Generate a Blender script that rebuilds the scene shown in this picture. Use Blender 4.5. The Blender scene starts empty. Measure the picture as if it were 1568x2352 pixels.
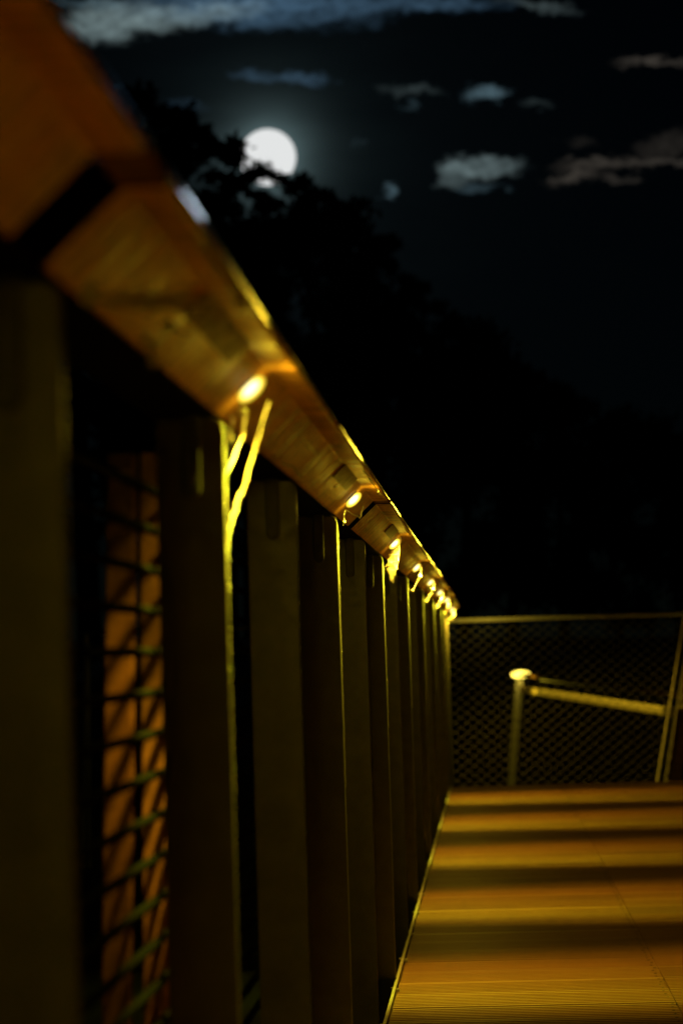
import bpy, bmesh, math, random
from mathutils import Vector, Matrix, noise

random.seed(7)
sc = bpy.context.scene
COL = sc.collection

# ------------------------------------------------------------------ camera
F = 6000.0                      # focal length in units of a 1568 x 2352 picture
VPX, VPY = 1125.0, 1486.0       # where the rail direction (+Y) vanishes
ROLL = 0.033
CAM_H = 0.84
cY = Vector((VPX - 784, -(VPY - 1176), -F)).normalized()
cZ = Vector((-ROLL, 1, 0)); cZ = (cZ - cZ.dot(cY) * cY).normalized()
cX = cY.cross(cZ)
W2C = Matrix((cX, cY, cZ)).transposed()
C2W = W2C.transposed()
cam_data = bpy.data.cameras.new('camera')
cam = bpy.data.objects.new('camera', cam_data)
COL.objects.link(cam)
cam.matrix_world = Matrix.Translation((0, 0, CAM_H)) @ C2W.to_4x4()
cam_data.sensor_fit = 'VERTICAL'
cam_data.sensor_height = 36
cam_data.sensor_width = 24
cam_data.lens = F / 2352 * 36
cam_data.clip_start = 0.05
cam_data.clip_end = 60000
cam_data.dof.use_dof = True
cam_data.dof.focus_distance = 5.6
cam_data.dof.aperture_fstop = 5.6
sc.camera = cam


def ray(u, v):                  # picture position -> world direction
    return (C2W @ Vector((u - 784, -(v - 1176), -F))).normalized()


def at(u, v, Y):                # picture position and distance along the walk -> world point
    d = ray(u, v)
    return Vector((0, 0, CAM_H)) + d * (Y / d.y)


# ------------------------------------------------------------------ world: moonlit night sky
MOON = ray(615, 361)
MOON_EL = math.asin(MOON.z)
MOON_AZ = math.atan2(MOON.x, MOON.y)
world = bpy.data.worlds.new('World')
sc.world = world
world.use_nodes = True
wn, wl = world.node_tree.nodes, world.node_tree.links
wn.clear()


def wnode(t, **k):
    n = wn.new(t)
    for a, b in k.items():
        setattr(n, a, b)
    return n


def wmath(op, a, b=None, c=None, clamp=False):
    n = wnode('ShaderNodeMath', operation=op, use_clamp=clamp)
    for i, x in enumerate((a, b, c)):
        if x is None:
            continue
        if isinstance(x, (int, float)):
            n.inputs[i].default_value = x
        else:
            wl.new(x, n.inputs[i])
    return n.outputs[0]


sky = wnode('ShaderNodeTexSky', sky_type='NISHITA', sun_disc=False)
sky.sun_elevation = MOON_EL
sky.sun_rotation = MOON_AZ
sky.air_density, sky.dust_density, sky.ozone_density = 1.0, 0.6, 3.0
tc = wnode('ShaderNodeTexCoord')
nrm = wnode('ShaderNodeVectorMath', operation='NORMALIZE')
wl.new(tc.outputs['Generated'], nrm.inputs[0])
DIR = nrm.outputs[0]
sep = wnode('ShaderNodeSeparateXYZ')
wl.new(DIR, sep.inputs[0])
dotm = wnode('ShaderNodeVectorMath', operation='DISTANCE')
wl.new(DIR, dotm.inputs[0])
dotm.inputs[1].default_value = MOON
ang = dotm.outputs['Value']                       # chord distance from the moon, radians
# moonlight scattered by thin high haze round the moon
core = wmath('MULTIPLY', wmath('EXPONENT', wmath('MULTIPLY', ang, -150.0)), 0.42)
wide = wmath('MULTIPLY', wmath('EXPONENT', wmath('MULTIPLY', ang, -30.0)), 0.009)
aureole = wmath('ADD', core, wide)
# wispy modulation of the haze
nz = wnode('ShaderNodeTexNoise')
nz.inputs['Scale'].default_value = 26
nz.inputs['Detail'].default_value = 3
mp = wnode('ShaderNodeVectorMath', operation='MULTIPLY')
wl.new(DIR, mp.inputs[0]); mp.inputs[1].default_value = (1, 1, 3.0)
wl.new(mp.outputs[0], nz.inputs['Vector'])
aur = wmath('MULTIPLY', aureole, wmath('MULTIPLY_ADD', nz.outputs['Fac'], 0.9, 0.55))
aurc = wnode('ShaderNodeVectorMath', operation='SCALE')
aurc.inputs[0].default_value = (0.62, 0.98, 1.02)
wl.new(aur, aurc.inputs['Scale'])
# base night sky
skb = wnode('ShaderNodeVectorMath', operation='SCALE')
tnt = wnode('ShaderNodeVectorMath', operation='MULTIPLY')
wl.new(sky.outputs[0], tnt.inputs[0]); tnt.inputs[1].default_value = (0.22, 0.55, 1.0)     # night tint
wl.new(tnt.outputs[0], skb.inputs[0]); skb.inputs['Scale'].default_value = 0.00010
tot = wnode('ShaderNodeVectorMath', operation='ADD')
wl.new(skb.outputs[0], tot.inputs[0]); wl.new(aurc.outputs[0], tot.inputs[1])
acc = tot.outputs[0]
# scattered moonlit clouds (direction on the sky, elongated, ragged)
az = wmath('ARCTAN2', sep.outputs[0], sep.outputs[1])
el = wmath('ARCSINE', sep.outputs[2])
n1 = wnode('ShaderNodeTexNoise'); n1.inputs['Scale'].default_value = 120; n1.inputs['Detail'].default_value = 5
n1.inputs['Roughness'].default_value = 0.55
n2 = wnode('ShaderNodeTexNoise'); n2.inputs['Scale'].default_value = 150; n2.inputs['Detail'].default_value = 5
n2.inputs['Roughness'].default_value = 0.6
mp2 = wnode('ShaderNodeVectorMath', operation='MULTIPLY')
wl.new(DIR, mp2.inputs[0]); mp2.inputs[1].default_value = (1, 1, 1.7)
off = wnode('ShaderNodeVectorMath', operation='ADD')
wl.new(mp2.outputs[0], off.inputs[0]); off.inputs[1].default_value = (3.1, 1.7, 5.3)
wl.new(mp2.outputs[0], n1.inputs['Vector']); wl.new(off.outputs[0], n2.inputs['Vector'])
azw = wmath('ADD', az, wmath('MULTIPLY', wmath('SUBTRACT', n1.outputs['Fac'], 0.5), 0.020))
elw = wmath('ADD', el, wmath('MULTIPLY', wmath('SUBTRACT', n2.outputs['Fac'], 0.5), 0.011))
cv = wnode('ShaderNodeCombineXYZ'); wl.new(azw, cv.inputs[0]); wl.new(elw, cv.inputs[1])
n3 = wnode('ShaderNodeTexNoise'); n3.inputs['Scale'].default_value = 210; n3.inputs['Detail'].default_value = 4
wl.new(mp2.outputs[0], n3.inputs['Vector'])
tex = wmath('MULTIPLY_ADD', n3.outputs['Fac'], 1.5, 0.2)
B1, B2, W1, BR = (0.30, 0.62, 1.0), (0.48, 0.82, 1.0), (0.70, 0.97, 1.0), (1.0, 0.86, 0.70)
CLOUDS = [  # u, v, half width, half height, tilt, strength, tint
    (240, 52, 115, 34, -0.15, 0.185, W1), (165, 68, 40, 12, 0, 0.08, W1),
    (430, 38, 150, 22, -0.15, 0.15, W1), (560, 22, 260, 34, 0.02, 0.085, B1),
    (740, 8, 330, 18, 0, 0.085, B1), (200, 8, 90, 10, 0.05, 0.08, B2), (610, 46, 90, 16, 0, 0.06, B1),
    (1000, 12, 150, 12, 0, 0.05, B1), (1240, 12, 85, 9, 0.15, 0.05, W1),
    (750, 46, 26, 10, 0, 0.045, B1), (870, 54, 20, 9, 0, 0.022, B1),
    (590, 174, 55, 12, 0.08, 0.055, B1), (700, 182, 55, 13, 0.12, 0.085, B1),
    (290, 212, 36, 11, 0.05, 0.05, B1), (430, 246, 40, 9, 0, 0.02, B1), (355, 258, 18, 9, 0, 0.015, B1),
    (935, 207, 62, 9, 0.03, 0.03, W1), (1112, 218, 46, 14, -0.08, 0.13, B2), (1225, 238, 32, 8, 0, 0.018, W1),
    (940, 242, 18, 10, 0, 0.03, B2), (820, 322, 14, 9, 0, 0.012, B2),
    (1500, 142, 78, 8, 0.02, 0.042, BR),
    (1042, 394, 34, 26, -0.15, 0.12, W1), (1110, 384, 80, 18, -0.02, 0.12, W1), (1105, 430, 55, 9, 0, 0.05, B2),
    (897, 441, 20, 11, 0.05, 0.115, B2),
    (1360, 376, 75, 11, -0.05, 0.04, BR), (1305, 408, 48, 11, -0.15, 0.045, BR), (1420, 406, 50, 7, 0.05, 0.022, BR),
    (1510, 374, 80, 8, 0, 0.035, BR), (1535, 335, 80, 24, -0.35, 0.016, BR), (1330, 328, 40, 8, 0, 0.008, BR),
]
for (u, v, hw, hh, tilt, st, tint) in CLOUDS:
    d = ray(u, v)
    a0, e0 = math.atan2(d.x, d.y), math.asin(d.z)
    m = wnode('ShaderNodeMapping', vector_type='TEXTURE')
    m.inputs['Location'].default_value = (a0, e0, 0)
    m.inputs['Rotation'].default_value = (0, 0, -tilt - ROLL)
    m.inputs['Scale'].default_value = (hw / F * 1.25, hh / F * 1.4, 1)
    wl.new(cv.outputs[0], m.inputs[0])
    g = wnode('ShaderNodeVectorMath', operation='LENGTH'); wl.new(m.outputs[0], g.inputs[0])
    mr = wnode('ShaderNodeMapRange', interpolation_type='SMOOTHERSTEP')
    mr.inputs['From Min'].default_value = 1.28; mr.inputs['From Max'].default_value = 0.2
    wl.new(g.outputs['Value'], mr.inputs['Value'])
    s = wnode('ShaderNodeVectorMath', operation='SCALE')
    s.inputs[0].default_value = tuple(c * st * 0.8 for c in tint)
    wl.new(wmath('MULTIPLY', mr.outputs[0], tex), s.inputs['Scale'])
    mx = wnode('ShaderNodeVectorMath', operation='ADD')
    wl.new(acc, mx.inputs[0]); wl.new(s.outputs[0], mx.inputs[1])
    acc = mx.outputs[0]
bg = wnode('ShaderNodeBackground')
wl.new(acc, bg.inputs[0]); bg.inputs[1].default_value = 1.0
wo = wnode('ShaderNodeOutputWorld'); wl.new(bg.outputs[0], wo.inputs[0])

# moonlight (just beside the moon disc so the disc itself does not block it)
sun = bpy.data.lights.new('moonlight', 'SUN')
sun.energy = 0.004
sun.angle = math.radians(0.9)
sun.color = (0.72, 0.86, 1.0)
so = bpy.data.objects.new('moonlight', sun)
COL.objects.link(so)
sd = ray(705, 350)
so.rotation_euler = sd.to_track_quat('Z', 'Y').to_euler()

vs = sc.view_settings
vs.view_transform = 'Standard'; vs.look = 'None'; vs.exposure = 0; vs.gamma = 1
vs.use_curve_mapping = False
sc.cycles.use_denoising = True
sc.cycles.max_bounces = 5
world.cycles.sampling_method = 'NONE'
sc.cycles.sample_clamp_indirect = 2.0
sc.cycles.caustics_reflective = False
sc.cycles.caustics_refractive = False


# ------------------------------------------------------------------ helpers
def tag(o, label=None, cat=None, group=None, kind=None):
    for k, v in (('label', label), ('category', cat), ('group', group), ('kind', kind)):
        if v:
            o[k] = v
    return o


def empty(name, loc=(0, 0, 0)):
    o = bpy.data.objects.new(name, None)
    o.empty_display_size = 0.1
    COL.objects.link(o)
    o.location = loc
    return o


def obj(name, mesh, mat=None, parent=None, loc=None):
    o = bpy.data.objects.new(name, mesh)
    COL.objects.link(o)
    if mat and not mesh.materials:
        mesh.materials.append(mat)
    if parent:
        o.parent = parent
        # children are built in world coordinates unless a location is given
        if loc is None:
            o.location = -Vector(parent.location)
    if loc is not None:
        o.location = loc
    return o


def mesh_from(name, verts, faces, smooth=False):
    me = bpy.data.meshes.new(name)
    me.from_pydata(verts, [], faces)
    me.update()
    if smooth:
        for p in me.polygons:
            p.use_smooth = True
    return me


class MB:
    def __init__(self):
        self.v, self.f = [], []

    def box(self, a, b):
        x0, y0, z0 = a; x1, y1, z1 = b
        n = len(self.v)
        self.v += [(x0, y0, z0), (x1, y0, z0), (x1, y1, z0), (x0, y1, z0),
                   (x0, y0, z1), (x1, y0, z1), (x1, y1, z1), (x0, y1, z1)]
        self.f += [tuple(n + i for i in q) for q in
                   ((3, 2, 1, 0), (4, 5, 6, 7), (0, 1, 5, 4), (1, 2, 6, 5), (2, 3, 7, 6), (3, 0, 4, 7))]
        return self

    def bar(self, p, q, w, h, up=(0, 0, 1)):      # rectangular bar between two points
        p, q = Vector(p), Vector(q)
        d = (q - p).normalized()
        s = d.cross(Vector(up)).normalized(); t = s.cross(d)
        n = len(self.v)
        for e in (p, q):
            for i, j in ((-1, -1), (1, -1), (1, 1), (-1, 1)):
                self.v.append(tuple(e + s * (i * w / 2) + t * (j * h / 2)))
        self.f += [tuple(n + i for i in x) for x in
                   ((3, 2, 1, 0), (4, 5, 6, 7), (0, 1, 5, 4), (1, 2, 6, 5), (2, 3, 7, 6), (3, 0, 4, 7))]
        return self

    def tube(self, pts, rad, k=6, caps=True):
        pts = [Vector(p) for p in pts]
        n0 = len(self.v)
        up = Vector((0.13, 0.37, 0.92))
        for i, p in enumerate(pts):
            d = (pts[min(i + 1, len(pts) - 1)] - pts[max(i - 1, 0)])
            d = d.normalized() if d.length > 1e-9 else Vector((0, 0, 1))
            if abs(d.dot(up)) > 0.95:
                up = Vector((0.9, 0.2, 0.1))
            s = d.cross(up).normalized(); t = s.cross(d)
            r = rad[i] if isinstance(rad, (list, tuple)) else rad
            for j in range(k):
                a = 2 * math.pi * j / k
                self.v.append(tuple(p + s * (r * math.cos(a)) + t * (r * math.sin(a))))
        for i in range(len(pts) - 1):
            for j in range(k):
                a, b = n0 + i * k + j, n0 + i * k + (j + 1) % k
                self.f.append((a, b, b + k, a + k))
        if caps:
            self.f.append(tuple(n0 + j for j in range(k))[::-1])
            self.f.append(tuple(n0 + (len(pts) - 1) * k + j for j in range(k)))
        return self

    def prism_y(self, prof, y0, y1):              # profile in XZ swept along Y
        n, k = len(self.v), len(prof)
        self.v += [(x, y0, z) for x, z in prof] + [(x, y1, z) for x, z in prof]
        self.f += [(n + i, n + (i + 1) % k, n + k + (i + 1) % k, n + k + i) for i in range(k)]
        self.f += [tuple(n + i for i in range(k))[::-1], tuple(n + k + i for i in range(k))]
        return self

    def blob(self, c, r, sx=1, sy=1, sz=1, jit=0.25):
        bm = bmesh.new()
        bmesh.ops.create_icosphere(bm, subdivisions=1, radius=1)
        n = len(self.v)
        for v in bm.verts:
            j = 1 + random.uniform(-jit, jit)
            self.v.append((c[0] + v.co.x * r * sx * j, c[1] + v.co.y * r * sy * j, c[2] + v.co.z * r * sz * j))
        self.f += [tuple(n + x.index for x in f.verts) for f in bm.faces]
        bm.free()
        return self

    def mesh(self, name, smooth=False, recalc=True):
        me = mesh_from(name, self.v, self.f, smooth)
        if recalc:
            bm = bmesh.new(); bm.from_mesh(me)
            bmesh.ops.recalc_face_normals(bm, faces=bm.faces)
            bm.to_mesh(me); bm.free()
            if smooth:
                for p in me.polygons:
                    p.use_smooth = True
        return me

    def build(self, name, mat, parent=None, smooth=False, loc=None, recalc=True):
        return obj(name, self.mesh(name, smooth, recalc), mat, parent, loc)


def bevel(o, w, seg=2):
    m = o.modifiers.new('bevel', 'BEVEL'); m.width = w; m.segments = seg; m.limit_method = 'ANGLE'
    return o


# ------------------------------------------------------------------ materials
class Mat:
    def __init__(self, name):
        self.m = bpy.data.materials.new(name)
        self.m.use_nodes = True
        self.n, self.l = self.m.node_tree.nodes, self.m.node_tree.links
        self.b = self.n['Principled BSDF']

    def add(self, t, **k):
        x = self.n.new(t)
        for a, b in k.items():
            setattr(x, a, b)
        return x

    def noise(self, scale, vec=None, detail=4, rough=0.55):
        x = self.add('ShaderNodeTexNoise')
        x.inputs['Scale'].default_value = scale
        x.inputs['Detail'].default_value = detail
        x.inputs['Roughness'].default_value = rough
        if vec:
            self.l.new(vec, x.inputs['Vector'])
        return x.outputs['Fac']

    def coords(self, scale=(1, 1, 1), rnd=True, space='Object'):
        t = self.add('ShaderNodeTexCoord')
        v = t.outputs[space]
        if rnd:
            oi = self.add('ShaderNodeObjectInfo')
            s = self.add('ShaderNodeVectorMath', operation='SCALE')
            cb = self.add('ShaderNodeCombineXYZ')
            for i in range(3):
                self.l.new(oi.outputs['Random'], cb.inputs[i])
            self.l.new(cb.outputs[0], s.inputs[0]); s.inputs['Scale'].default_value = 37.0
            a = self.add('ShaderNodeVectorMath', operation='ADD')
            self.l.new(v, a.inputs[0]); self.l.new(s.outputs[0], a.inputs[1]); v = a.outputs[0]
        mu = self.add('ShaderNodeVectorMath', operation='MULTIPLY')
        self.l.new(v, mu.inputs[0]); mu.inputs[1].default_value = scale
        return mu.outputs[0]

    def ramp(self, fac, stops):
        r = self.add('ShaderNodeValToRGB')
        e = r.color_ramp.elements
        while len(e) < len(stops):
            e.new(0.5)
        for i, (p, c) in enumerate(stops):
            e[i].position = p; e[i].color = (*c, 1)
        self.l.new(fac, r.inputs[0])
        return r.outputs[0]

    def bump(self, h, strength, dist=0.01):
        b = self.add('ShaderNodeBump')
        b.inputs['Strength'].default_value = strength
        b.inputs['Distance'].default_value = dist
        self.l.new(h, b.inputs['Height']); self.l.new(b.outputs[0], self.b.inputs['Normal'])

    def rng(self, fac, a, b, lo, hi):
        r = self.add('ShaderNodeMapRange')
        for k, x in (('From Min', a), ('From Max', b), ('To Min', lo), ('To Max', hi)):
            r.inputs[k].default_value = x
        self.l.new(fac, r.inputs['Value'])
        return r.outputs[0]

    def mul(self, a, b):
        r = self.add('ShaderNodeMath', operation='MULTIPLY_ADD')
        self.l.new(a, r.inputs[0]); r.inputs[1].default_value = b[0]
        if isinstance(b[1], (int, float)):
            r.inputs[2].default_value = b[1]
        else:
            self.l.new(b[1], r.inputs[2])
        return r.outputs[0]


def plain(name, col, rough=0.5, metal=0.0, var=0.25, scale=30, bump=0.1, spec=0.5):
    m = Mat(name)
    m.b.inputs['Specular IOR Level'].default_value = spec
    v = m.coords()
    n = m.noise(scale, v, 5)
    c = m.ramp(n, [(0.3, tuple(x * (1 - var) for x in col)), (0.7, tuple(x * (1 + var) for x in col))])
    m.l.new(c, m.b.inputs['Base Color'])
    m.l.new(m.rng(m.noise(scale * 2.3, v), 0.3, 0.7, rough * 0.8, min(1, rough * 1.2)), m.b.inputs['Roughness'])
    m.b.inputs['Metallic'].default_value = metal
    if bump:
        m.bump(n, bump, 0.003)
    return m.m


def deck_material():
    m = Mat('deck_wood')
    v = m.coords((2.0, 45, 45))
    g = m.noise(1.0, v, 6, 0.6)
    big = m.noise(3.0, m.coords((1, 1, 1)), 3)
    oi = m.add('ShaderNodeObjectInfo')
    f = m.add('ShaderNodeMath', operation='MULTIPLY_ADD')
    m.l.new(oi.outputs['Random'], f.inputs[0]); f.inputs[1].default_value = 0.22
    m.l.new(m.mul(big, (0.35, m.mul(g, (0.55, -0.08)))), f.inputs[2])
    c = m.ramp(f.outputs[0], [(0.2, (0.20, 0.092, 0.032)), (0.55, (0.34, 0.162, 0.055)), (0.9, (0.44, 0.222, 0.08))])
    m.l.new(c, m.b.inputs['Base Color'])
    m.l.new(m.rng(g, 0.3, 0.7, 0.42, 0.58), m.b.inputs['Roughness'])
    m.b.inputs['Specular IOR Level'].default_value = 0.4
    m.bump(g, 0.16, 0.004)
    return m.m


def rail_material():
    m = Mat('handrail_wood')
    grain = m.noise(1.0, m.coords((60, 3.5, 60)), 6, 0.6)
    saw = m.noise(1.0, m.coords((6, 34, 6)), 6, 0.7)       # saw marks across the board
    big = m.noise(5.0, m.coords((1.5, 1, 1.5)), 4)
    f = m.mul(big, (0.4, m.mul(grain, (0.35, m.mul(saw, (0.95, -0.36))))))
    c = m.ramp(f, [(0.33, (0.30, 0.140, 0.045)), (0.5, (0.72, 0.370, 0.130)), (0.66, (0.84, 0.46, 0.18))])
    m.l.new(c, m.b.inputs['Base Color'])
    m.l.new(m.rng(saw, 0.35, 0.65, 0.4, 0.75), m.b.inputs['Roughness'])
    m.b.inputs['Specular IOR Level'].default_value = 0.014
    m.bump(m.mul(saw, (1.0, m.mul(grain, (0.35, 0.0)))), 0.8, 0.006)
    return m.m


def leaf_material():
    m = Mat('leaves')
    c = m.ramp(m.noise(1.5, m.coords()), [(0.3, (0.03, 0.05, 0.014)), (0.7, (0.06, 0.09, 0.025))])
    m.l.new(c, m.b.inputs['Base Color'])
    m.b.inputs['Roughness'].default_value = 0.75
    m.b.inputs['Specular IOR Level'].default_value = 0.2
    return m.m


def web_material():
    m = Mat('cobweb')
    d = m.add('ShaderNodeBsdfDiffuse'); t = m.add('ShaderNodeBsdfTranslucent'); x = m.add('ShaderNodeMixShader')
    c = m.ramp(m.noise(120, m.coords()), [(0.3, (0.6, 0.58, 0.52)), (0.7, (0.92, 0.9, 0.86))])
    m.l.new(c, d.inputs[0]); m.l.new(c, t.inputs[0])
    x.inputs[0].default_value = 0.5
    m.l.new(d.outputs[0], x.inputs[1]); m.l.new(t.outputs[0], x.inputs[2])
    m.l.new(x.outputs[0], m.n['Material Output'].inputs[0])
    return m.m


def film_material():
    m = Mat('cobweb_film')
    d = m.add('ShaderNodeBsdfDiffuse'); t = m.add('ShaderNodeBsdfTranslucent'); x = m.add('ShaderNodeMixShader')
    d.inputs[0].default_value = t.inputs[0].default_value = (0.8, 0.78, 0.72, 1)
    x.inputs[0].default_value = 0.5
    m.l.new(d.outputs[0], x.inputs[1]); m.l.new(t.outputs[0], x.inputs[2])
    tr = m.add('ShaderNodeBsdfTransparent'); y = m.add('ShaderNodeMixShader')
    fac = m.rng(m.noise(1.0, m.coords((240, 240, 60)), 5), 0.40, 0.8, 0.0, 0.22)
    m.l.new(fac, y.inputs[0]); m.l.new(tr.outputs[0], y.inputs[1]); m.l.new(x.outputs[0], y.inputs[2])
    m.l.new(y.outputs[0], m.n['Material Output'].inputs[0])
    return m.m


def emit(name, col, s, edge=None):
    m = Mat(name)
    e = m.add('ShaderNodeEmission')
    e.inputs[0].default_value = (*col, 1); e.inputs[1].default_value = s
    m.l.new(e.outputs[0], m.n['Material Output'].inputs[0])
    return m.m


M_DECK = deck_material()
M_RAIL = rail_material()
M_POST = plain('painted_steel', (0.098, 0.091, 0.070), 0.42, 0.0, 0.2, 25, 0.15)
M_BRKT = plain('bracket_steel', (0.06, 0.057, 0.048), 0.55, 0.0, 0.25, 40, 0.1)
M_DARK = plain('dark_steel', (0.02, 0.02, 0.018), 0.5, 0.2, 0.3, 40, 0.1)
M_TRIM = plain('trim_steel', (0.46, 0.42, 0.36), 0.4, 0.3, 0.25, 60, 0.15)
M_GALV = plain('galvanised_steel', (0.62, 0.64, 0.95), 0.55, 0.1, 0.2, 40, 0.1)
M_CABLE = plain('stainless_cable', (0.165, 0.165, 0.135), 0.5, 0.0, 0.15, 200, 0)
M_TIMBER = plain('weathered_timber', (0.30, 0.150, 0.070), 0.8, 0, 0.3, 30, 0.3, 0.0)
M_TIMBER_DIM = plain('dimmed_timber', (0.10, 0.048, 0.021), 0.85, 0, 0.3, 30, 0.3, 0.0)  # darker copy of the timber, dims the left slat by colour
M_JOIST = plain('joist_timber', (0.07, 0.045, 0.03), 0.8, 0, 0.3, 20, 0.3)
M_BARK = plain('bark', (0.05, 0.04, 0.03), 0.9, 0, 0.3, 12, 0.5)
M_GROUND = plain('dark_grass_ground', (0.035, 0.045, 0.018), 0.95, 0, 0.4, 0.6, 0.4)
M_LEAF = leaf_material()
M_WEB = web_material()
M_FILM = film_material()
M_DEW = plain('dewy_silk', (0.75, 0.72, 0.66), 0.22, 0, 0.1, 80, 0)
M_WOOD_SHADE = plain('dark_wood_shade', (0.20, 0.095, 0.032), 0.7, 0, 0.4, 40, 0.3, 0.014)  # wood of the joint covers, also the painted shade before the lights
M_BLK = plain('rod_and_shade_black', (0.003, 0.003, 0.0025), 0.95, 0, 0.2, 50, 0, 0.02)
M_HOLE_GAP = plain('screw_hole', (0.006, 0.005, 0.004), 0.9, 0, 0.2, 100, 0)  # black of the screw holes, also the painted shade in the board gaps
LED_COL = (1.0, 0.76, 0.04)
M_LENS = emit('led_lens', (1.0, 0.86, 0.50), 1.6)
M_LENS_RIM = emit('led_lens_rim', (1.0, 0.72, 0.01), 0.7)
M_LENS_FAR = emit('led_lens_far', (1.0, 0.74, 0.09), 4.5)
M_MOON = emit('moon_disc', (0.98, 1.0, 1.0), 0.78)

# ------------------------------------------------------------------ ground
gm = bpy.data.meshes.new('ground')
bm = bmesh.new()
rings = [0, 6, 14, 26, 40, 60, 90, 140, 220, 400, 900, 2500, 8000]
K = 48
prev = None
for r in rings:
    row = []
    for k in range(K if r else 1):
        a = 2 * math.pi * k / K
        x, y = r * math.cos(a), r * math.sin(a) + 8
        z = -1.55 + noise.noise((x * 0.05, y * 0.05, 0)) * min(1, r / 30) * 0.8
        z += (math.exp(-(((x + 12) / 45) ** 2 + ((y - 75) / 40) ** 2)) * 3.0)      # a knoll under the trees
        row.append(bm.verts.new((x, y, z)))
    if prev:
        for k in range(K):
            if len(prev) == 1:
                bm.faces.new((prev[0], row[k], row[(k + 1) % K]))
            else:
                bm.faces.new((prev[k], row[k], row[(k + 1) % K], prev[(k + 1) % K]))
    prev = row
for f in bm.faces:
    f.smooth = True
bm.to_mesh(gm); bm.free()
tag(obj('ground', gm, M_GROUND), kind='structure')

# ------------------------------------------------------------------ deck
DX0, DX1, DXJ = -0.2555, 2.2, 0.405
PITCH, GAP = 0.2256, 0.011
DY0, DY1 = -3.412, 15.95
deck = tag(empty('boardwalk_deck', (0, 8, 0)), kind='structure')


def board_mesh(name, x0, x1, w):
    # ribbed decking: rounded edges and seven shallow grooves on top
    prof = [(-w / 2, -0.028), (-w / 2, 0)]
    gp = w / 8
    for i in range(1, 8):
        c = -w / 2 + gp * i
        gw = 0.0068
        prof += [(c - gw, 0), (c - gw * 0.6, -0.013), (c + gw * 0.6, -0.013), (c + gw, 0)]
    prof += [(w / 2, 0), (w / 2, -0.028)]
    k = len(prof)
    v = [(x0, y, z) for y, z in prof] + [(x1, y, z) for y, z in prof]
    f = [(i, (i + 1) % k, k + (i + 1) % k, k + i) for i in range(k)]
    f += [tuple(range(k))[::-1], tuple(range(k, 2 * k))]
    me = mesh_from(name, v, f)
    bm = bmesh.new(); bm.from_mesh(me)
    bmesh.ops.recalc_face_normals(bm, faces=bm.faces); bm.to_mesh(me); bm.free()
    me.materials.append(M_DECK)
    return me


bl = board_mesh('deck_board', DX0, DXJ - 0.0015, PITCH - GAP)
br = board_mesh('deck_board', DXJ + 0.0015, DX1, PITCH - GAP)
y = DY0
holes = MB()
shade_strips = MB()
rnd = random.Random(3)
while y < DY1:
    for me in (bl, br):
        o = obj('deck_board', me, None, deck, (rnd.uniform(-0.0006, 0.0006), y - 8, rnd.uniform(-0.0007, 0.0007)))
        o.rotation_euler = (rnd.uniform(-.0004, .0004), rnd.uniform(-.0003, .0003), rnd.uniform(-.0004, .0004))
    shade_strips.box((DX0, y + PITCH / 2 - GAP / 2 + 0.0006, -0.02), (DX1, y + PITCH / 2 + GAP / 2 - 0.0006, -0.0022))  # black strip painting the shade in the gap between boards
    for k in range(4):
        yy = y + (k - 1.5) * PITCH / 4
        for xx in (DXJ - 0.014 + rnd.uniform(-.004, .004), 1.3):
            n = len(holes.v)
            r = rnd.uniform(0.0032, 0.0045)
            for j in range(8):
                a = j * math.pi / 4
                holes.v.append((xx + r * math.cos(a), yy + r * 1.6 * math.sin(a), 0.0014))
            holes.f.append(tuple(n + j for j in range(8)))
    y += PITCH
LASTY = y - PITCH / 2
tag(holes.build('screw_holes', M_HOLE_GAP, deck), kind='stuff')
tag(shade_strips.build('joint_shade', M_HOLE_GAP, deck), kind='stuff')
j = MB()
for x in (-0.18, 0.40, 1.2, 2.1):
    j.box((x - 0.035, DY0 - 0.1, -0.2), (x + 0.035, LASTY - 0.02, -0.0285))
j.build('joist', M_JOIST, deck)
# steel strip standing along the deck edge, with little fixing lugs
MB().box((-0.2655, DY0 - 0.1, -0.19), (-0.2585, LASTY, 0.011)).build('edge_trim', M_TRIM, deck)
yy = 1.5
while yy < LASTY:
    m = MB().box((-0.2585, yy, 0.002), (-0.249, yy + 0.012, 0.0085))
    m.box((-0.272, yy + 0.02, 0.004), (-0.2655, yy + 0.032, 0.009))
    m.build('fixing_lug', M_TRIM, deck)
    yy += 0.62
MB().box((DX1 + 0.002, DY0 - 0.1, -0.19), (DX1 + 0.01, LASTY, 0.011)).build('edge_trim', M_TRIM, deck)
MB().box((-0.25, LASTY + 0.001, -0.19), (DX1, LASTY + 0.012, -0.004)).build('end_fascia', M_JOIST, deck)
for x in (0.0, 1.9):
    for yy in (-2.5, 2.0, 8.5, 15.0):
        MB().box((x - 0.06, yy - 0.06, -2.4), (x + 0.06, yy + 0.06, -0.2005)).build('support_post', M_JOIST, deck)

# ------------------------------------------------------------------ railing
H = CAM_H
RAIL = tag(empty('boardwalk_railing', (-0.29, 8, 0)),
           'timber handrail on tall dark steel fin posts along the deck, hung with cobwebs', 'railing')
FIN_X0, FIN_X1 = -0.334, -0.2635
FIN_T = 0.010
TOPZ = H + 0.2437
PROF = [(-0.2696, 0.2457), (-0.2190, 0.2930), (-0.1925, 0.2925), (-0.1895, 0.2950), (-0.1888, 0.2985),
        (-0.1905, 0.3015), (-0.1960, 0.3035), (-0.3330, 0.3060), (-0.3370, 0.3030), (-0.3370, 0.2490), (-0.3335, 0.2457)]


def dip(y):                       # the rail sinks a little over its last metres
    return 0.0 if y < 14.8 else -0.03 * ((y - 14.8) / 2.0) ** 1.5


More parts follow.
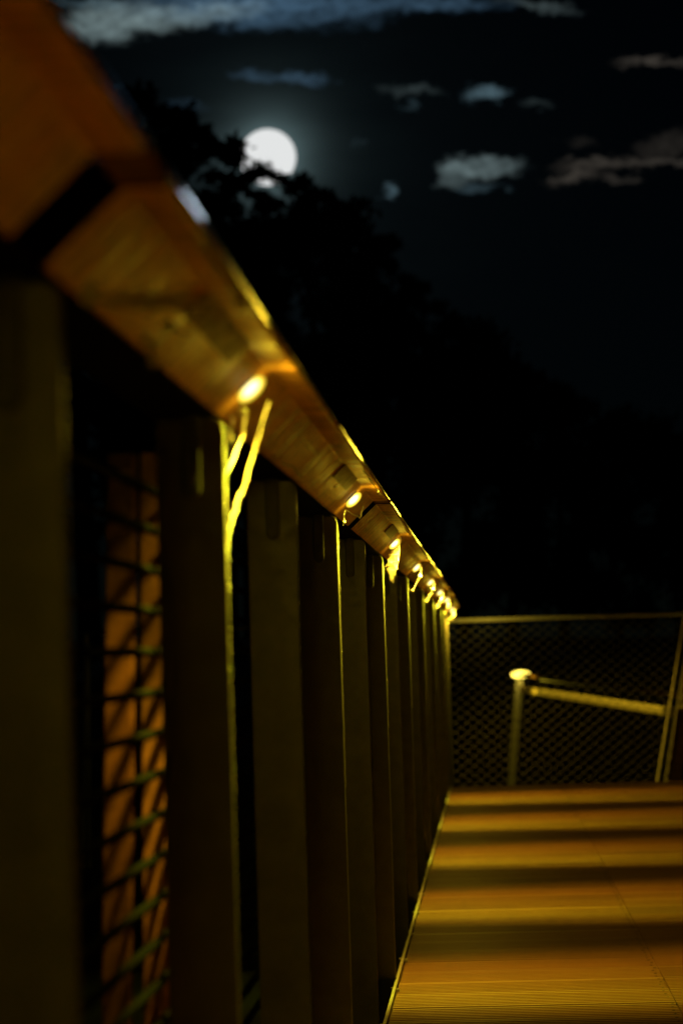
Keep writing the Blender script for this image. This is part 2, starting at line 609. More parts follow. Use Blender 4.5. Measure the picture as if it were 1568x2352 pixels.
# fin posts
prof = [(FIN_X0, -0.42), (FIN_X0, TOPZ)]
R = 0.012
prof += [(FIN_X1 - R, TOPZ - 0.003)]
for k in range(1, 6):
    a = math.pi / 2 * (1 - k / 5)
    prof.append((FIN_X1 - R + R * math.cos(a), TOPZ - 0.003 - R + R * math.sin(a)))
prof.append((FIN_X1, -0.42))
fm = MB().prism_y(prof, -FIN_T / 2, FIN_T / 2).mesh('post')
fm.materials.append(M_POST)
tabp = [(-0.3065, TOPZ + 0.03), (-0.2875, TOPZ + 0.03), (-0.2875, H + 0.168)]
for k in range(1, 8):
    a = -math.pi * k / 8
    tabp.append((-0.297 + 0.0095 * math.cos(a), H + 0.168 + 0.0095 * math.sin(a)))
tabp.append((-0.3065, H + 0.168))
tabp = [(x, min(z, H + 0.2456)) for x, z in tabp]
tm = MB().prism_y(tabp, -FIN_T / 2 - 0.0065, -FIN_T / 2 - 0.0003).mesh('bracket')
tm.materials.append(M_BRKT)
bolt_me = MB().tube([(0, 0.0004, 0), (0, -0.003, 0)], 0.0045, 6).mesh('bolt'); bolt_me.materials.append(M_BRKT)
FIN_Y = [-1.36 + 1.0 * k for k in range(19)]
for yv in FIN_Y:
    dz = dip(yv)
    p = obj('post', fm, None, RAIL, (0.29, yv - 8, dz))
    bevel(p, 0.0022, 2)
    p.rotation_euler = (random.uniform(-.002, .002), random.uniform(-.0015, .0015), random.uniform(-.004, .004))
    p.location.x += 0.0
    obj('bolt', bolt_me, None, p, (-0.297, -FIN_T / 2 - 0.0066, H + 0.178))
    t = obj('bracket', tm, None, p, (0, 0, 0))
    bevel(t, 0.0015, 1)

# handrail timbers (with open joints, a steel spigot in each)
JO = [-2.1, -0.27, 1.55, 3.36, 5.175, 6.99, 8.8, 10.6, 12.4, 14.2, 17.0]
for a, b in zip(JO[:-1], JO[1:]):
    wide_a = a in (1.55, 5.175, 8.8, 12.4)
    wide_b = b in (1.55, 5.175, 8.8, 12.4)
    y0 = a + (0.058 if wide_a else 0.0012)
    y1 = b - (0.058 if wide_b else 0.0012)
    n = 10
    k = len(PROF)
    v, f = [], []
    for i in range(n + 1):
        yv = y0 + (y1 - y0) * i / n
        v += [(x, yv, H + z + dip(yv)) for x, z in PROF]
    for i in range(n):
        f += [(i * k + q, i * k + (q + 1) % k, (i + 1) * k + (q + 1) % k, (i + 1) * k + q) for q in range(k)]
    f += [tuple(range(k))[::-1], tuple(range(n * k, n * k + k))]
    m = MB(); m.v, m.f = v, f
    bevel(m.build('handrail_timber', M_RAIL, RAIL), 0.0016, 2)
    if wide_b:
        MB().box((-0.325, b - 0.09, H + 0.285), (-0.285, b + 0.09, H + 0.298)).build('joint_spigot', M_DARK, RAIL)
        MB().prism_y([(x, H + z) for x, z in PROF], b + 0.0560, b + 0.0576).build('end_shade', M_BLK, RAIL)  # black sheet put in so the open joint looks unlit
        MB().prism_y([(-0.222, H + 0.2942), (-0.1930, H + 0.2936), (-0.1893, H + 0.2985), (-0.1912, H + 0.3010), (-0.222, H + 0.3020)], y1 + 0.001, b + 0.0555).build('joint_cover', M_WOOD_SHADE, RAIL)

# black strip put in for the shade under the timber's flat bottom
MB().box((-0.3385, -2.05, H + 0.2441), (-0.2712, 14.7, H + 0.2453)).build('underside_shade', M_BLK, RAIL)
# polished strip along the upper corner of the lip; it mirrors the moon at a glancing angle
M_POL = plain('varnished_nosing', (0.10, 0.07, 0.05), 0.10, 0.0, 0.2, 60, 0)
for a, b in zip(JO[:-1], JO[1:]):
    if a > 9:
        continue
    MB().prism_y([(-0.1895, H + 0.2958), (-0.1865, H + 0.2962), (-0.1900, H + 0.3046), (-0.1925, H + 0.3046)],
                 a + 0.04, b - 0.04).build('nosing_strip', M_POL, RAIL)

# steel cable net behind the posts


def cable_net(origin, du, dv, nu, nv, cu, cv, r=0.0011):
    # diamond net spanned by unit vectors du (along) and dv (up); cells cu wide, cv high
    m = MB()
    o = Vector(origin)
    for i in range(nu + 1):
        for s in (0, 1):
            pts = []
            for jx in range(nv + 1):
                x = (i + (0.47 if (jx + s) % 2 else 0.03)) * cu if s == 0 else (i + (0.53 if (jx) % 2 == 0 else 0.97)) * cu
                if s == 0:
                    x = (i + (0.49 if jx % 2 else 0.01)) * cu
                else:
                    x = (i + (0.51 if jx % 2 else 0.99)) * cu
                pts.append(o + du * x + dv * (jx * cv / 2))
            m.tube(pts, r, 5, False)
    return m


rod_me = MB().tube([(0, -1.5, 0), (0, 16.7, 0)], 0.0048, 8).mesh('infill_rod', True)
rod_me.materials.append(M_BLK)
zr = -0.02
while zr < H + 0.19:
    obj('infill_rod', rod_me, None, RAIL, (0.29 - 0.3395, -8, zr))
    zr += 0.0412
# steel channel the posts are bolted to, under the deck edge
MB().box((-0.2625, -3.4, -0.40), (-0.21, 16.8, -0.205)).build('edge_beam', M_DARK, RAIL)

# ------------------------------------------------------------------ LED rail lights
ORD = ['nearest', 'second', 'third', 'fourth', 'fifth', 'sixth', 'seventh', 'last']
N_CH = Vector((0.683, 0, -0.730))           # outward normal of the sloping under-face
T_CH = Vector((0.730, 0, 0.683))
SPILL = 0.05
LSIGN = 1.0


def lamp_data():
    L = bpy.data.lights.new('led_lamp', 'POINT')
    L.energy = 80.0
    L.shadow_soft_size = 0.015
    L.use_nodes = True
    n, l = L.node_tree.nodes, L.node_tree.links
    em = n['Emission']
    t = n.new('ShaderNodeTexCoord'); s = n.new('ShaderNodeSeparateXYZ')
    l.new(t.outputs['Normal'], s.inputs[0])

    def mt(op, a, b=None, c=None):
        q = n.new('ShaderNodeMath'); q.operation = op
        for i, x in enumerate((a, b, c)):
            if x is None:
                continue
            if isinstance(x, (int, float)):
                q.inputs[i].default_value = x
            else:
                l.new(x, q.inputs[i])
        return q.outputs[0]
    # the optic spreads the beam across the walk and cuts it off along the rail
    den = mt('MAXIMUM', mt('ADD', mt('MULTIPLY', mt('ABSOLUTE', s.outputs[2]), 0.95), mt('MULTIPLY', mt('ABSOLUTE', s.outputs[0]), 0.27)), 0.02)
    k = mt('DIVIDE', mt('ABSOLUTE', s.outputs[1]), den)
    r = n.new('ShaderNodeMapRange'); r.interpolation_type = 'SMOOTHSTEP'
    r.inputs['From Min'].default_value = 0.70; r.inputs['From Max'].default_value = 0.30
    r.inputs['To Min'].default_value = 0.0; r.inputs['To Max'].default_value = 1.0
    l.new(k, r.inputs['Value'])
    # near side of the beam raised to stand in for sheen on the deck
    asym = mt('MULTIPLY_ADD', mt('MAXIMUM', mt('MINIMUM', mt('DIVIDE', s.outputs[1], den), 0.6), -0.6), -0.85 * LSIGN, 0.85)
    # beam colour shifted by angle to tint the deck bands: yellow near side, orange far side
    tt = mt('MINIMUM', mt('MAXIMUM', mt('MULTIPLY_ADD', mt('DIVIDE', s.outputs[1], den), -1.7, 0.45), 0.0), 1.0)
    mixs = []
    for _ in range(2):
        mm = n.new('ShaderNodeMix'); mm.data_type = 'RGBA'; mixs.append(mm)
    l.new(tt, mixs[0].inputs[0])
    mixs[0].inputs[6].default_value = (1.0, 0.59, 0.03, 1); mixs[0].inputs[7].default_value = (1.0, 0.95, 0.03, 1)
    l.new(r.outputs[0], mixs[1].inputs[0])
    mixs[1].inputs[6].default_value = (1.0, 0.67, 0.03, 1); l.new(mixs[0].outputs[2], mixs[1].inputs[7])
    l.new(mixs[1].outputs[2], em.inputs['Color'])
    dn = n.new('ShaderNodeVectorMath'); dn.operation = 'DOT_PRODUCT'
    l.new(t.outputs['Normal'], dn.inputs[0]); dn.inputs[1].default_value = N_CH * LSIGN
    h = n.new('ShaderNodeMapRange')      # only a half-space leaves the lens
    h.inputs['From Min'].default_value = -0.17; h.inputs['From Max'].default_value = 0.5
    h.inputs['To Min'].default_value = 0.0; h.inputs['To Max'].default_value = 1.0
    l.new(dn.outputs['Value'], h.inputs['Value'])
    dwn = n.new('ShaderNodeMapRange'); dwn.interpolation_type = 'SMOOTHSTEP'      # the beam itself only points down
    dwn.inputs['From Min'].default_value = -0.12; dwn.inputs['From Max'].default_value = -0.40
    l.new(s.outputs[2], dwn.inputs['Value'])
    asym = mt('MULTIPLY', asym, dwn.outputs[0])
    l.new(mt('MULTIPLY_ADD', mt('MULTIPLY_ADD', r.outputs[0], asym, SPILL), h.outputs[0], 0.0008), em.inputs['Strength'])
    return L


LAMP = lamp_data()


def dome(len_, wid, hgt, name='lens', rings=5, seg=20):
    # oval button: long along the chamfer slope, raised along its normal
    m = MB()
    rows = []
    for i in range(rings):
        a = math.pi / 2 * i / rings
        rr, zz = math.cos(a), math.sin(a)
        row = []
        for k in range(seg):
            b = 2 * math.pi * k / seg
            p = T_CH * (len_ * rr * math.cos(b)) + Vector((0, 1, 0)) * (wid * rr * math.sin(b)) + N_CH * (hgt * zz)
            row.append(len(m.v)); m.v.append(tuple(p))
        rows.append(row)
    top = len(m.v); m.v.append(tuple(N_CH * hgt))
    for i in range(rings - 1):
        for k in range(seg):
            m.f.append((rows[i][k], rows[i][(k + 1) % seg], rows[i + 1][(k + 1) % seg], rows[i + 1][k]))
    for k in range(seg):
        m.f.append((rows[-1][k], rows[-1][(k + 1) % seg], top))
    return m.mesh(name, True)


lm_ = MB()
SG, RG = 24, 12
for i in range(RG + 1):
    ph = math.pi * i / RG
    for k in range(SG):
        th = 2 * math.pi * k / SG
        p_ = T_CH * (0.0178 * math.sin(ph) * math.cos(th)) + N_CH * (0.0086 * math.sin(ph) * math.sin(th)) + Vector((0, 0.0095 * math.cos(ph), 0))
        lm_.v.append(tuple(p_))
for i in range(RG):
    for k in range(SG):
        q = i * SG + k; w = i * SG + (k + 1) % SG
        lm_.f.append((q, w, w + SG, q + SG))
lens_me = lm_.mesh('lens', True, False)


def lens_material():
    # hot core, with the yellow halo put into the emission towards the rim
    m = Mat('led_lens')
    t = m.add('ShaderNodeTexCoord')
    def dt(vec, sc_):
        d = m.add('ShaderNodeVectorMath', operation='DOT_PRODUCT')
        m.l.new(t.outputs['Object'], d.inputs[0]); d.inputs[1].default_value = vec
        p = m.add('ShaderNodeMath', operation='MULTIPLY'); m.l.new(d.outputs['Value'], p.inputs[0]); p.inputs[1].default_value = 1 / sc_
        q = m.add('ShaderNodeMath', operation='POWER'); a_ = m.add('ShaderNodeMath', operation='ABSOLUTE')
        m.l.new(p.outputs[0], a_.inputs[0]); m.l.new(a_.outputs[0], q.inputs[0]); q.inputs[1].default_value = 2
        return q.outputs[0]
    ad = m.add('ShaderNodeMath', operation='ADD')
    m.l.new(dt(T_CH, 0.0178), ad.inputs[0]); m.l.new(dt(N_CH, 0.0086), ad.inputs[1])
    c = m.ramp(ad.outputs[0], [(0.20, (1.0, 0.86, 0.40)), (0.5, (0.8, 0.60, 0.05)), (1.0, (0.22, 0.12, 0.0))])
    e = m.add('ShaderNodeEmission'); e.inputs[1].default_value = 2.6
    m.l.new(c, e.inputs[0]); m.l.new(e.outputs[0], m.n['Material Output'].inputs[0])
    return m.m


lens_me.materials.append(lens_material())
rim_me = dome(0.0150, 0.0130, 0.0030, 'bezel'); rim_me.materials.append(M_BRKT)
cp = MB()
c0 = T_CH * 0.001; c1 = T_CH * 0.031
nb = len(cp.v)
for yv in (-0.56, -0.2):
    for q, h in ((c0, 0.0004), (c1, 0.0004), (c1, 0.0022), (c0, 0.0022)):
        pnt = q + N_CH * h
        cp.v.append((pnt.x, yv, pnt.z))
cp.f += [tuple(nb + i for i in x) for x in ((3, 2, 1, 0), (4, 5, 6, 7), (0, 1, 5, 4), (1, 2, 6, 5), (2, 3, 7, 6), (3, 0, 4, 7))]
patch_me = cp.mesh('shade_patch'); patch_me.materials.append(M_WOOD_SHADE)  # dark patch put in for the shade beside the light

LED_Y = [2.64 + 2.0 * k for k in range(8)]
LED_Y[-1] = 16.6
LED_POS = []
for i, yv in enumerate([-1.36, 0.64] + LED_Y, -1):
    z = H + 0.2745 + dip(yv)
    base = Vector((-0.2388, yv, z))
    r_ = empty('rail_light', base)
    if i < 1:
        tag(r_, 'amber light under the handrail ' + ('above the first blurred post' if i == 0 else 'behind the camera'), 'light', 'lights under the handrail')
    else:
        txt = {1: 'large blurred amber light under the handrail, nearest to the camera',
               2: 'small sharp oval amber light just before the open joint of the handrail',
               3: 'amber light under the handrail with a glowing fan of cobweb below it',
               8: 'farthest amber light under the handrail, lowest of the row beside the fence'}
        tag(r_, txt.get(i, ORD[i - 1] + ' glowing amber light from the camera along the handrail'), 'light',
            'lights under the handrail')
    LED_POS.append(base)
    obj('bezel', rim_me, None, r_, (0, 0, 0))
    obj('lens', lens_me, None, r_, tuple(N_CH * 0.0078))
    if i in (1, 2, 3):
        obj('shade_patch', patch_me, None, r_, (0, 0, 0))
    lo = bpy.data.objects.new('led_lamp', LAMP); COL.objects.link(lo)
    lo.parent = r_; lo.location = N_CH * 0.026 + Vector((0, 0.018, 0))
LED_POS = LED_POS[2:]

# ------------------------------------------------------------------ timber slats outside the net by the first posts
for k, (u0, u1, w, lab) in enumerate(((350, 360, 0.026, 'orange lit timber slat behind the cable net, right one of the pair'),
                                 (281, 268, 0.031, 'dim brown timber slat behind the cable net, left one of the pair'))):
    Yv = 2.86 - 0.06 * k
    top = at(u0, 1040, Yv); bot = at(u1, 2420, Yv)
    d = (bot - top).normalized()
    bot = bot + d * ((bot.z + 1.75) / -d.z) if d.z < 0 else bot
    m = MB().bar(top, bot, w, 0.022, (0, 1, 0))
    o = m.build('timber_slat', M_TIMBER if k == 0 else M_TIMBER_DIM, loc=None)
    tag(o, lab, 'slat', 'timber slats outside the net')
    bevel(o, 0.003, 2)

# ------------------------------------------------------------------ mesh fence across the far end
FY = 16.95
fz = H + 0.168
fence = tag(empty('mesh_fence', (0.5, FY, -0.2)), 'cable mesh fence with pale top rail across the far end of the deck', 'fence')
pl, pr = at(186, 1453, FY), at(1700, 1407, FY)
MB().tube([pl, at(700, 1437, FY), at(1200, 1421, FY), pr], 0.016, 8).build('top_rail', M_GALV, fence, True)
fbz = -0.45
nx = int((pr.x - pl.x) / 0.078)
nv = int((fz - 0.005 - fbz) / 0.031)
net = cable_net((pl.x, FY, fbz), Vector((1, 0, 0)), Vector((0, 0, 1)), nx, nv, 0.078, 0.062, 0.0024)
tag(net.build('cable_net', M_CABLE, fence, recalc=False), kind='stuff')


def lean_bar(name, u0, v0, u1, v1, Yv, w, dpt, mat, parent, ext=0.5, v_mid=None):
    a, b = at(u0, v0, Yv), at(u1, v1, Yv)
    d = (a - b).normalized()
    a = a + d * ext
    return MB().bar(a, b, w, dpt, (0, 1, 0)).build(name, mat, parent)


M_POSTF = plain('fence_steel', (0.78, 0.75, 0.68), 0.5, 0.1, 0.2, 30, 0.1)
lean_bar('post_flange', 1510, 1782, 1573, 1400, FY - 0.06, 0.008, 0.07, M_POSTF, fence)
lean_bar('post_flange', 1527, 1782, 1590, 1400, FY - 0.06, 0.008, 0.07, M_POSTF, fence)
lean_bar('post_web', 1545, 1782, 1608, 1400, FY + 0.02, 0.10, 0.012, M_POSTF, fence)
lean_bar('base_plate', 1549, 1782, 1570, 1628, FY - 0.02, 0.085, 0.012, M_TIMBER, fence)
lean_bar('post', 194, 1815, 198, 1452, FY - 0.03, 0.022, 0.05, M_POSTF, fence)
lean_bar('post', 206, 1815, 204, 1480, FY - 0.05, 0.008, 0.05, M_POSTF, fence)

# ------------------------------------------------------------------ railing of the lower path beyond the fence
YR, YL = 18.0, 33.0
M_PALE = plain('pale_timber', (0.66, 0.50, 0.26), 0.75, 0, 0.25, 20, 0.2, 0.1)
low = tag(empty('lower_railing', tuple(at(1300, 1790, 23) - Vector((0, 0, 0.9)))),
          'railing of the lower path seen through the mesh fence, lit yellow under its lamp', 'railing')
MB().bar(at(1012, 1525, YL), at(1640, 1607, YR - 1.0), 0.09, 0.028).build('handrail', M_TIMBER, low)
MB().bar(at(1012, 1555, YL), at(1640, 1650, YR - 1.0), 0.05, 0.055).build('mid_rail', M_PALE, low)
YP = 25.75
pt, pb = at(1192, 1560, YP), at(1173, 1800, YP)
d = (pb - pt).normalized()
MB().bar(pt, pb + d * 1.0, 0.07, 0.05, (0, 1, 0)).build('post', M_POSTF, low)
for (u, v) in ((1184.5, 1653), (1169, 1776)):
    q = at(u, v, YP - 0.05)
    MB().blob(q, 0.018, 1, .6, 1, 0.05).build('bolt', M_TRIM, low)
lp = at(1195, 1549, YP - 0.12)
lr = tag(empty('rail_light', lp), 'bright oval amber lamp behind the mesh fence on the lower railing', 'light')
bm = bmesh.new()
bmesh.ops.create_uvsphere(bm, u_segments=24, v_segments=14, radius=1)
for v_ in bm.verts:
    v_.co = Vector((v_.co.x * 0.095, v_.co.y * 0.04, v_.co.z * 0.036))
lm = bpy.data.meshes.new('lens'); bm.to_mesh(lm); bm.free()
for p_ in lm.polygons:
    p_.use_smooth = True
lm.materials.append(M_LENS_FAR)
obj('lens', lm, None, lr, (0, 0, 0))
MB().box((-0.07, 0.02, 0.036), (0.07, 0.12, 0.05)).build('lamp_cap', M_DARK, lr, loc=(0, 0, 0))
L2 = bpy.data.lights.new('led_lamp', 'POINT'); L2.energy = 1.6; L2.color = LED_COL; L2.shadow_soft_size = 0.01
lo = bpy.data.objects.new('led_lamp', L2); COL.objects.link(lo); lo.parent = lr; lo.location = (0.02, -0.9, -0.08)

# added bar and area lamp that brighten the lower mid rail
hA, hB = at(1012, 1525, YL), at(1640, 1607, YR - 1.0)
q0, q1 = [hA.lerp(hB, (yv - hA.y) / (hB.y - hA.y)) + Vector((-0.02, 0, -0.022)) for yv in (24.4, 18.6)]
ls = MB().bar(q0, q1, 0.02, 0.012).build('added_strip', M_DARK)
tag(ls, 'thin dark bar added under the lower handrail to carry a fill lamp', 'added bar')
Lk = bpy.data.lights.new('fill_lamp', 'AREA'); Lk.shape = 'RECTANGLE'; Lk.size = (q1 - q0).length; Lk.size_y = 0.03
Lk.energy = 3.2; Lk.color = LED_COL
lo = bpy.data.objects.new('fill_lamp', Lk); COL.objects.link(lo); lo.parent = ls
dx_ = (q1 - q0).normalized(); dz_ = Vector((-0.35, 0, 0.93)); dz_ = (dz_ - dz_.dot(dx_) * dx_).normalized()
lo.matrix_local = Matrix.Translation((q0 + q1) / 2 + Vector((-0.05, 0, -0.02))) @ Matrix((dx_, dz_.cross(dx_), dz_)).transposed().to_4x4()

# ------------------------------------------------------------------ cobwebs


def strand(m, pts, r0, r1=None, lumps=0, jitter=0.0012):
    r1 = r1 if r1 is not None else r0
    P = []
    for a, b in zip(pts[:-1], pts[1:]):
        for i in range(5):
            P.append(Vector(a).lerp(Vector(b), i / 5))
    P.append(Vector(pts[-1]))
    rad = []
    for i, p in enumerate(P):
        t = i / (len(P) - 1)
        if 0 < i < len(P) - 1:
            P[i] = p + Vector((random.uniform(-1, 1), random.uniform(-1, 1), random.uniform(-1, 1))) * jitter
        rad.append((r0 + (r1 - r0) * t) * random.uniform(0.7, 1.3))
    m.tube(P, rad, 5)
    for _ in range(lumps):
        q = random.choice(P)
        m.blob(q, r0 * random.uniform(1.3, 2.3))
    return m


WEB_TXT = ['thick glowing cobweb strands hanging from the nearest amber light',
           'short broken cobweb strands below the sharp oval light',
           'glowing fan shaped cobweb hanging below the third light of the row',
           'beaded yellow cobweb hanging below the fourth light of the row',
           'small cobweb tuft below the fifth light of the row',
           'small cobweb tuft below the sixth light of the row',
           'cobweb tuft hanging below the seventh light of the row',
           'round glowing cobweb clump under the farthest light of the row']
for i, base in enumerate(LED_POS):
    m = MB()
    rad = [0.0016, 0.0009, 0.0009, 0.0014, 0.0015, 0.002, 0.002, 0.002][i]
    yv = base.y
    ex = FIN_X1 + 0.001
    if i == 0:
        strand(m, [base + Vector((0.018, 0.06, -0.012)), (ex + 0.014, yv + 0.05, base.z - 0.10), (ex + 0.001, yv + 0.01, base.z - 0.145), (ex + 0.001, yv - .006, base.z - 0.21)], 0.0008, 0.0007, 2)
        strand(m, [base + Vector((-0.007, 0.05, -0.022)), base + Vector((-0.009, .05, -0.045)), (ex + 0.002, yv, base.z - 0.09)], 0.0009, 0.0007, 1)
        strand(m, [base + Vector((-0.020, 0.05, -0.028)), base + Vector((-0.022, 0.05, -0.055))], 0.0009, 0.0008)
        m.blob(base + Vector((-0.004, 0.0, -0.028)), 0.0045, 1, 1, 1.2)
    elif i == 1:
        strand(m, [base + Vector((-0.012, .02, -0.022)), base + Vector((-0.016, .02, -0.05))], 0.0012, 0.0007, 1)
        strand(m, [base + Vector((-0.024, 0, -0.085)), base + Vector((-0.03, 0, -0.115))], 0.0010, 0.0006, 2)
        strand(m, [at(835, 1163, 4.85), at(827, 1190, 4.85), base + Vector((-0.012, .02, -0.022))], 0.0018, 0.0004, 0)
    elif i == 2:
        for k in range(7):
            f = k / 6
            strand(m, [base + Vector((0.020 - 0.016 * f, 0.03, 0.012 - 0.022 * f)),
                       base + Vector((0.012 - 0.026 * f, 0.03, -0.045 - 0.004 * f)),
                       base + Vector((0.001 - 0.024 * f, 0.03, -0.095 + 0.025 * f))], 0.0010 if k == 0 else 0.0004, 0.0003, 1)
        for k in range(3):
            strand(m, [base + Vector((0.012, .03, -0.03 - .02 * k)), base + Vector((-0.012, .03, -0.032 - .019 * k))], 0.0006, 0.0006, 1)
    else:
        strand(m, [base + Vector((0.020, 0.04, -0.002)), base + Vector((0.014, .04, -0.035)), base + Vector((-0.012, .04, -0.08))],
               rad * 1.5, rad, 4)
        m.blob(base + Vector((0.014, 0.03, -0.032)), 0.006)
        if i in (4, 7):
            m.blob(base + Vector((0.0, 0.0, -0.032)), 0.009)
        if i == 6:
            m.blob(base + Vector((-0.018, 0.0, -0.012)), 0.008)
    # fluffy silk along the lit inner edge of the post below the light
    seq = [(ex - 0.012, yv - 0.003, TOPZ + dip(yv) - 0.0015), (ex - 0.004, yv - 0.003, TOPZ + dip(yv) - 0.006), (ex, yv - 0.003, TOPZ + dip(yv) - 0.02)]
    zc = TOPZ + dip(yv) - 0.02
    for k in range(5):
        zc -= random.uniform(0.05, 0.11)
        seq.append((ex + random.uniform(-.0004, .0008), yv - 0.003, zc))
    strand(m, seq, 0.0006 if i == 0 else 0.0004, 0.00025, 3, 0.0004)
    o = m.build('cobweb', M_WEB)
    tag(o, WEB_TXT[i], 'cobweb', 'cobwebs along the handrail')

# film of web in front of the third light
b = LED_POS[2]
fm_ = MB()
nn = 6
for a in range(nn + 1):
    for c in range(nn + 1):
        s, t = a / nn, c / nn
        p0 = b + Vector((0.021 - 0.030 * s, 0.028 + 0.004 * math.sin(7 * s + 5 * t), 0.012 - 0.024 * s))
        p1 = b + Vector((-0.002 - 0.010 * s, 0.032, -0.105 + 0.01 * s))
        fm_.v.append(tuple(p0.lerp(p1, t)))
for a in range(nn):
    for c in range(nn):
        q = a * (nn + 1) + c
        fm_.f.append((q, q + 1, q + nn + 2, q + nn + 1))
tag(fm_.build('cobweb_sheet', M_FILM, smooth=True), 'thin glowing sheet of cobweb in the fan below the third light', 'cobweb')

# webs and dusty flecks on the rail itself


def under(yv, s, off=0.001):          # point on the sloping under-face, s 0..1 from low to high edge
    a, b = Vector((PROF[0][0], yv, H + PROF[0][1])), Vector((PROF[1][0], yv, H + PROF[1][1]))
    return a.lerp(b, s) + N_CH * off


m2 = MB()
strand(m2, [at(205, 662, 1.66), at(225, 692, 1.66), at(300, 694, 1.70), at(400, 700, 1.76), at(478, 692, 1.80)], 0.0034, 0.0026, 4)
for q_ in range(4):
    strand(m2, [at(225 + 20 * q_, 688 - 6 * q_, 1.67), at(320 + 10 * q_, 705 - 9 * q_, 1.72), at(430 + 10 * q_, 700 - 12 * q_, 1.78)], 0.0012, 0.0012, 1)
tag(m2.build('cobweb', M_WEB), 'long blurred cobweb stretched across the under-face before the nearest light', 'cobweb')
m3 = MB()
strand(m3, [at(328, 770, 1.93), at(346, 798, 1.93), at(352, 836, 1.95)], 0.0034, 0.0030, 0)
strand(m3, [at(346, 798, 1.93), at(390, 748, 1.93), at(440, 770, 1.95)], 0.0008, 0.0014, 0)
m3.blob(at(390, 748, 1.925), 0.0068, 1.2, 1, 0.9)
tag(m3.build('cobweb', M_WEB), 'hook shaped yellow cobweb at the low edge before the nearest light', 'cobweb')
m4 = MB()
for (u_, v_, r_) in ((692, 998, .0016), (696, 1012, .0022), (706, 1022, .0026), (714, 1028, .0032), (722, 1038, .0022)):
    m4.blob(at(u_, v_, 3.22), r_, 1.3, 1.5, 0.9, 0.4)
strand(m4, [under(4.25, 0.5), under(4.3, 0.68)], 0.0007, 0.0005, 2)
tag(m4.build('web_flecks', M_DEW), 'bright yellow flecks of web on the under-face before the sharp oval light', 'cobweb', kind='stuff')
m5 = MB()
strand(m5, [at(638, 1060, 3.42), at(655, 1066, 3.42), at(674, 1072, 3.42), at(690, 1094, 3.42)], 0.0008, 0.0016, 1, 0.0006)  # strand put in for the lit rounded top corner of a post
tag(m5.build('cobweb', M_WEB), 'thin curled yellow strand standing in for the lit corner of a post before the oval light', 'cobweb')  # added highlight strand, not a web
# strands added to stand in for the lit gold edge of the outer lip
for k, (ya, yb, rr, lab) in enumerate(((1.80, 2.12, 0.0028, 'bright yellow highlight strand added along the outer lip of the handrail'),
                                       (4.1, 4.75, 0.0011, 'dull gold highlight strand added along the outer lip above the oval light'),
                                       (6.1, 6.5, 0.0012, 'short gold highlight strand added on the outer lip past the open joint'))):
    m = MB()
    pts = [(-0.1895 + random.uniform(-.0006, .0006), ya + (yb - ya) * q / 6, H + 0.2835) for q in range(7)]
    strand(m, pts, rr, rr * 0.8, 2, 0.0006)
    tag(m.build('cobweb', M_WEB), lab, 'cobweb')  # added highlight strands for the lit lip edge, not webs

# ------------------------------------------------------------------ moon
bm = bmesh.new()
DM = 20000.0
bmesh.ops.create_uvsphere(bm, u_segments=48, v_segments=24, radius=DM * 64.0 / F)
me = bpy.data.meshes.new('moon'); bm.to_mesh(me); bm.free()
for p in me.polygons:
    p.use_smooth = True
o = obj('moon', me, M_MOON)
o.location = MOON * DM
tag(o, 'bright full moon partly hidden by the treetops', 'moon')

# ------------------------------------------------------------------ trees


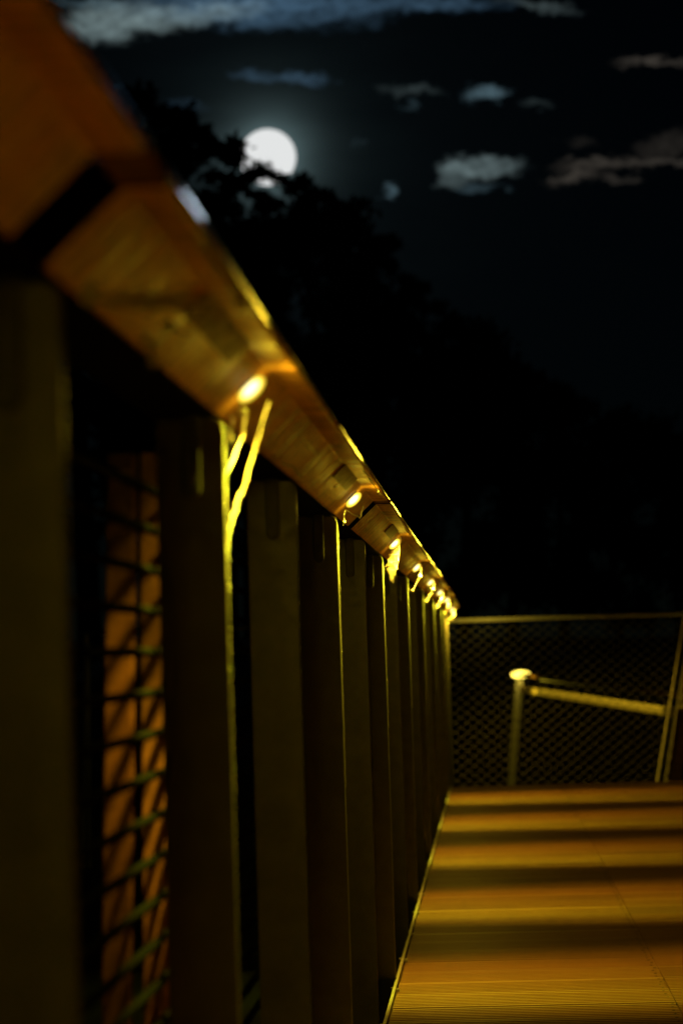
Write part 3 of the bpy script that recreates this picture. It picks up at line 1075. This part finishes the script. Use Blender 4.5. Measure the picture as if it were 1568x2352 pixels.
def tree(u, v, Yv, spread, label, leaves=5200, leaf=0.16, seed=0, dens=1.0, near=False):
    rn = random.Random(seed)
    top = at(u, v, Yv)
    gz = -1.6
    hgt = top.z - gz
    root = empty('broadleaf_tree', (top.x, Yv, gz))
    t = MB()
    base = Vector((top.x, Yv, gz - 1.2))
    lean = Vector((rn.uniform(-.4, .4), rn.uniform(-.4, .4), 0))
    trunk = [base, base + Vector((0, 0, hgt * .3 + 1)) + lean * .3, base + Vector((0, 0, hgt * .62 + 1)) + lean, Vector((top.x, Yv, top.z - hgt * .06))]
    r0 = 0.022 * hgt
    t.tube(trunk, [r0, r0 * .75, r0 * .45, r0 * .06], 8)
    tips = []
    nl = 16
    for k in range(nl):
        f = rn.uniform(0.28, 0.94)
        p0 = trunk[1].lerp(trunk[3], (f - .28) / .72) if f > .3 else trunk[1]
        a = rn.uniform(0, 2 * math.pi)
        wv = spread * (1.05 - f) ** 0.6 * rn.uniform(.6, 1.05)
        tip = p0 + Vector((math.cos(a) * wv, math.sin(a) * wv, hgt * rn.uniform(.03, .12)))
        tip.z = min(tip.z, top.z - 0.5)
        mid = p0.lerp(tip, .5) + Vector((0, 0, hgt * .02))
        rr = r0 * .3 * (1.15 - f)
        t.tube([p0, mid, tip], [rr, rr * .6, rr * .15], 5)
        tips.append((p0, mid, tip))
    obj('trunk', t.mesh('trunk'), M_BARK, root)
    # clumps of leaves along limbs and leader
    cl = []
    for p0, mid, tip in tips:
        for _ in range(3):
            q = p0.lerp(tip, rn.uniform(.45, 1.0))
            cl.append((q + Vector((rn.gauss(0, .3), rn.gauss(0, .3), rn.gauss(0, .3))), rn.uniform(.11, .2) * spread))
    for _ in range(8):
        q = trunk[2].lerp(trunk[3], rn.random())
        cl.append((q, rn.uniform(.10, .17) * spread))
    cl.append((Vector((top.x, Yv, top.z - .1 * spread)), .11 * spread))
    for q in range(7):                                  # ragged shoulder twigs
        cl.append((Vector((top.x + (q - 3) * .13 * spread, Yv + rn.uniform(-.5, .5), top.z - spread * (.12 + .09 * abs(q - 3) * rn.uniform(.5, 1.2)))), rn.uniform(.05, .10) * spread))
    vs_, fs_ = [], []
    per = max(4, leaves // len(cl))
    for c, rr in cl:
        for _ in range(per):
            dv = Vector((rn.gauss(0, 1), rn.gauss(0, 1), rn.gauss(0, .8)))
            dv.normalize()
            pos = c + dv * rr * (rn.random() ** 0.5) * rn.uniform(.7, 1.45)
            if pos.z > top.z:
                continue
            u1 = Vector((rn.uniform(-1, 1), rn.uniform(-1, 1), rn.uniform(-1, 1))).normalized()
            u2 = u1.orthogonal().normalized()
            L = leaf * rn.uniform(.6, 1.3)
            n = len(vs_)
            vs_ += [tuple(pos - u1 * L), tuple(pos + u2 * L * .5), tuple(pos + u1 * L), tuple(pos - u2 * L * .5)]
            fs_.append((n, n + 1, n + 2, n + 3))
    # denser inner foliage
    for c, rr in cl:
        for _ in range(int((0 if (near and c.z > top.z - .3 * spread) else 15) * dens)):
            pos = c + Vector((rn.gauss(0, .3), rn.gauss(0, .3), rn.gauss(0, .25))) * rr
            if pos.z > top.z - .2:
                continue
            u1 = Vector((rn.uniform(-1, 1), rn.uniform(-1, 1), rn.uniform(-1, 1))).normalized()
            u2 = u1.orthogonal().normalized()
            L = rr * .38
            n = len(vs_)
            vs_ += [tuple(pos - u1 * L), tuple(pos + u2 * L * .6), tuple(pos + u1 * L), tuple(pos - u2 * L * .6)]
            fs_.append((n, n + 1, n + 2, n + 3))
    obj('crown', mesh_from('crown', vs_, fs_), M_LEAF, root)
    tag(root, label, 'tree', 'dark trees behind the railing')


TREES = [
    (180, 130, 58, 3.6, 'tallest black tree rising behind the left end of the handrail'),
    (318, 205, 64, 3.0, 'black treetop just right of the handrail under the small blue cloud'),
    (425, 262, 66, 3.2, 'rounded black treetop between the handrail and the moon'),
    (488, 318, 70, 2.5, 'black treetop touching the left side of the moon'),
    (600, 370, 74, 2.4, 'low treetop crossing the bottom of the moon with light between its leaves'),
    (694, 392, 72, 2.6, 'black treetop at the lower right of the moon'),
    (548, 402, 84, 2.6, 'black treetop filling the gap below and left of the moon'),
    (790, 470, 70, 3.2, 'black treetop next right below the bright small cloud dot'),
    (862, 560, 72, 3.2, 'dark tree stepping down right of the moon above the oval light'),
    (935, 650, 76, 3.4, 'dark tree halfway down the slope of treetops'),
    (1035, 720, 80, 3.8, 'dark tree above the far end of the handrail'),
    (1150, 800, 84, 4.2, 'dark tree above the left part of the mesh fence'),
    (1275, 868, 88, 4.4, 'dark tree above the lamp of the lower railing'),
    (1410, 935, 92, 4.4, 'dark low tree above the right part of the mesh fence'),
    (1545, 992, 96, 4.6, 'lowest dark tree at the right edge of the picture'),
]
for i, (u, v, Yv, sp, lab) in enumerate(TREES):
    near_moon = i in (3, 4, 5)
    tree(u, v, Yv, sp, lab, 9000 if near_moon else 7000, 0.10 if near_moon else 0.15, 100 + i, near=near_moon)
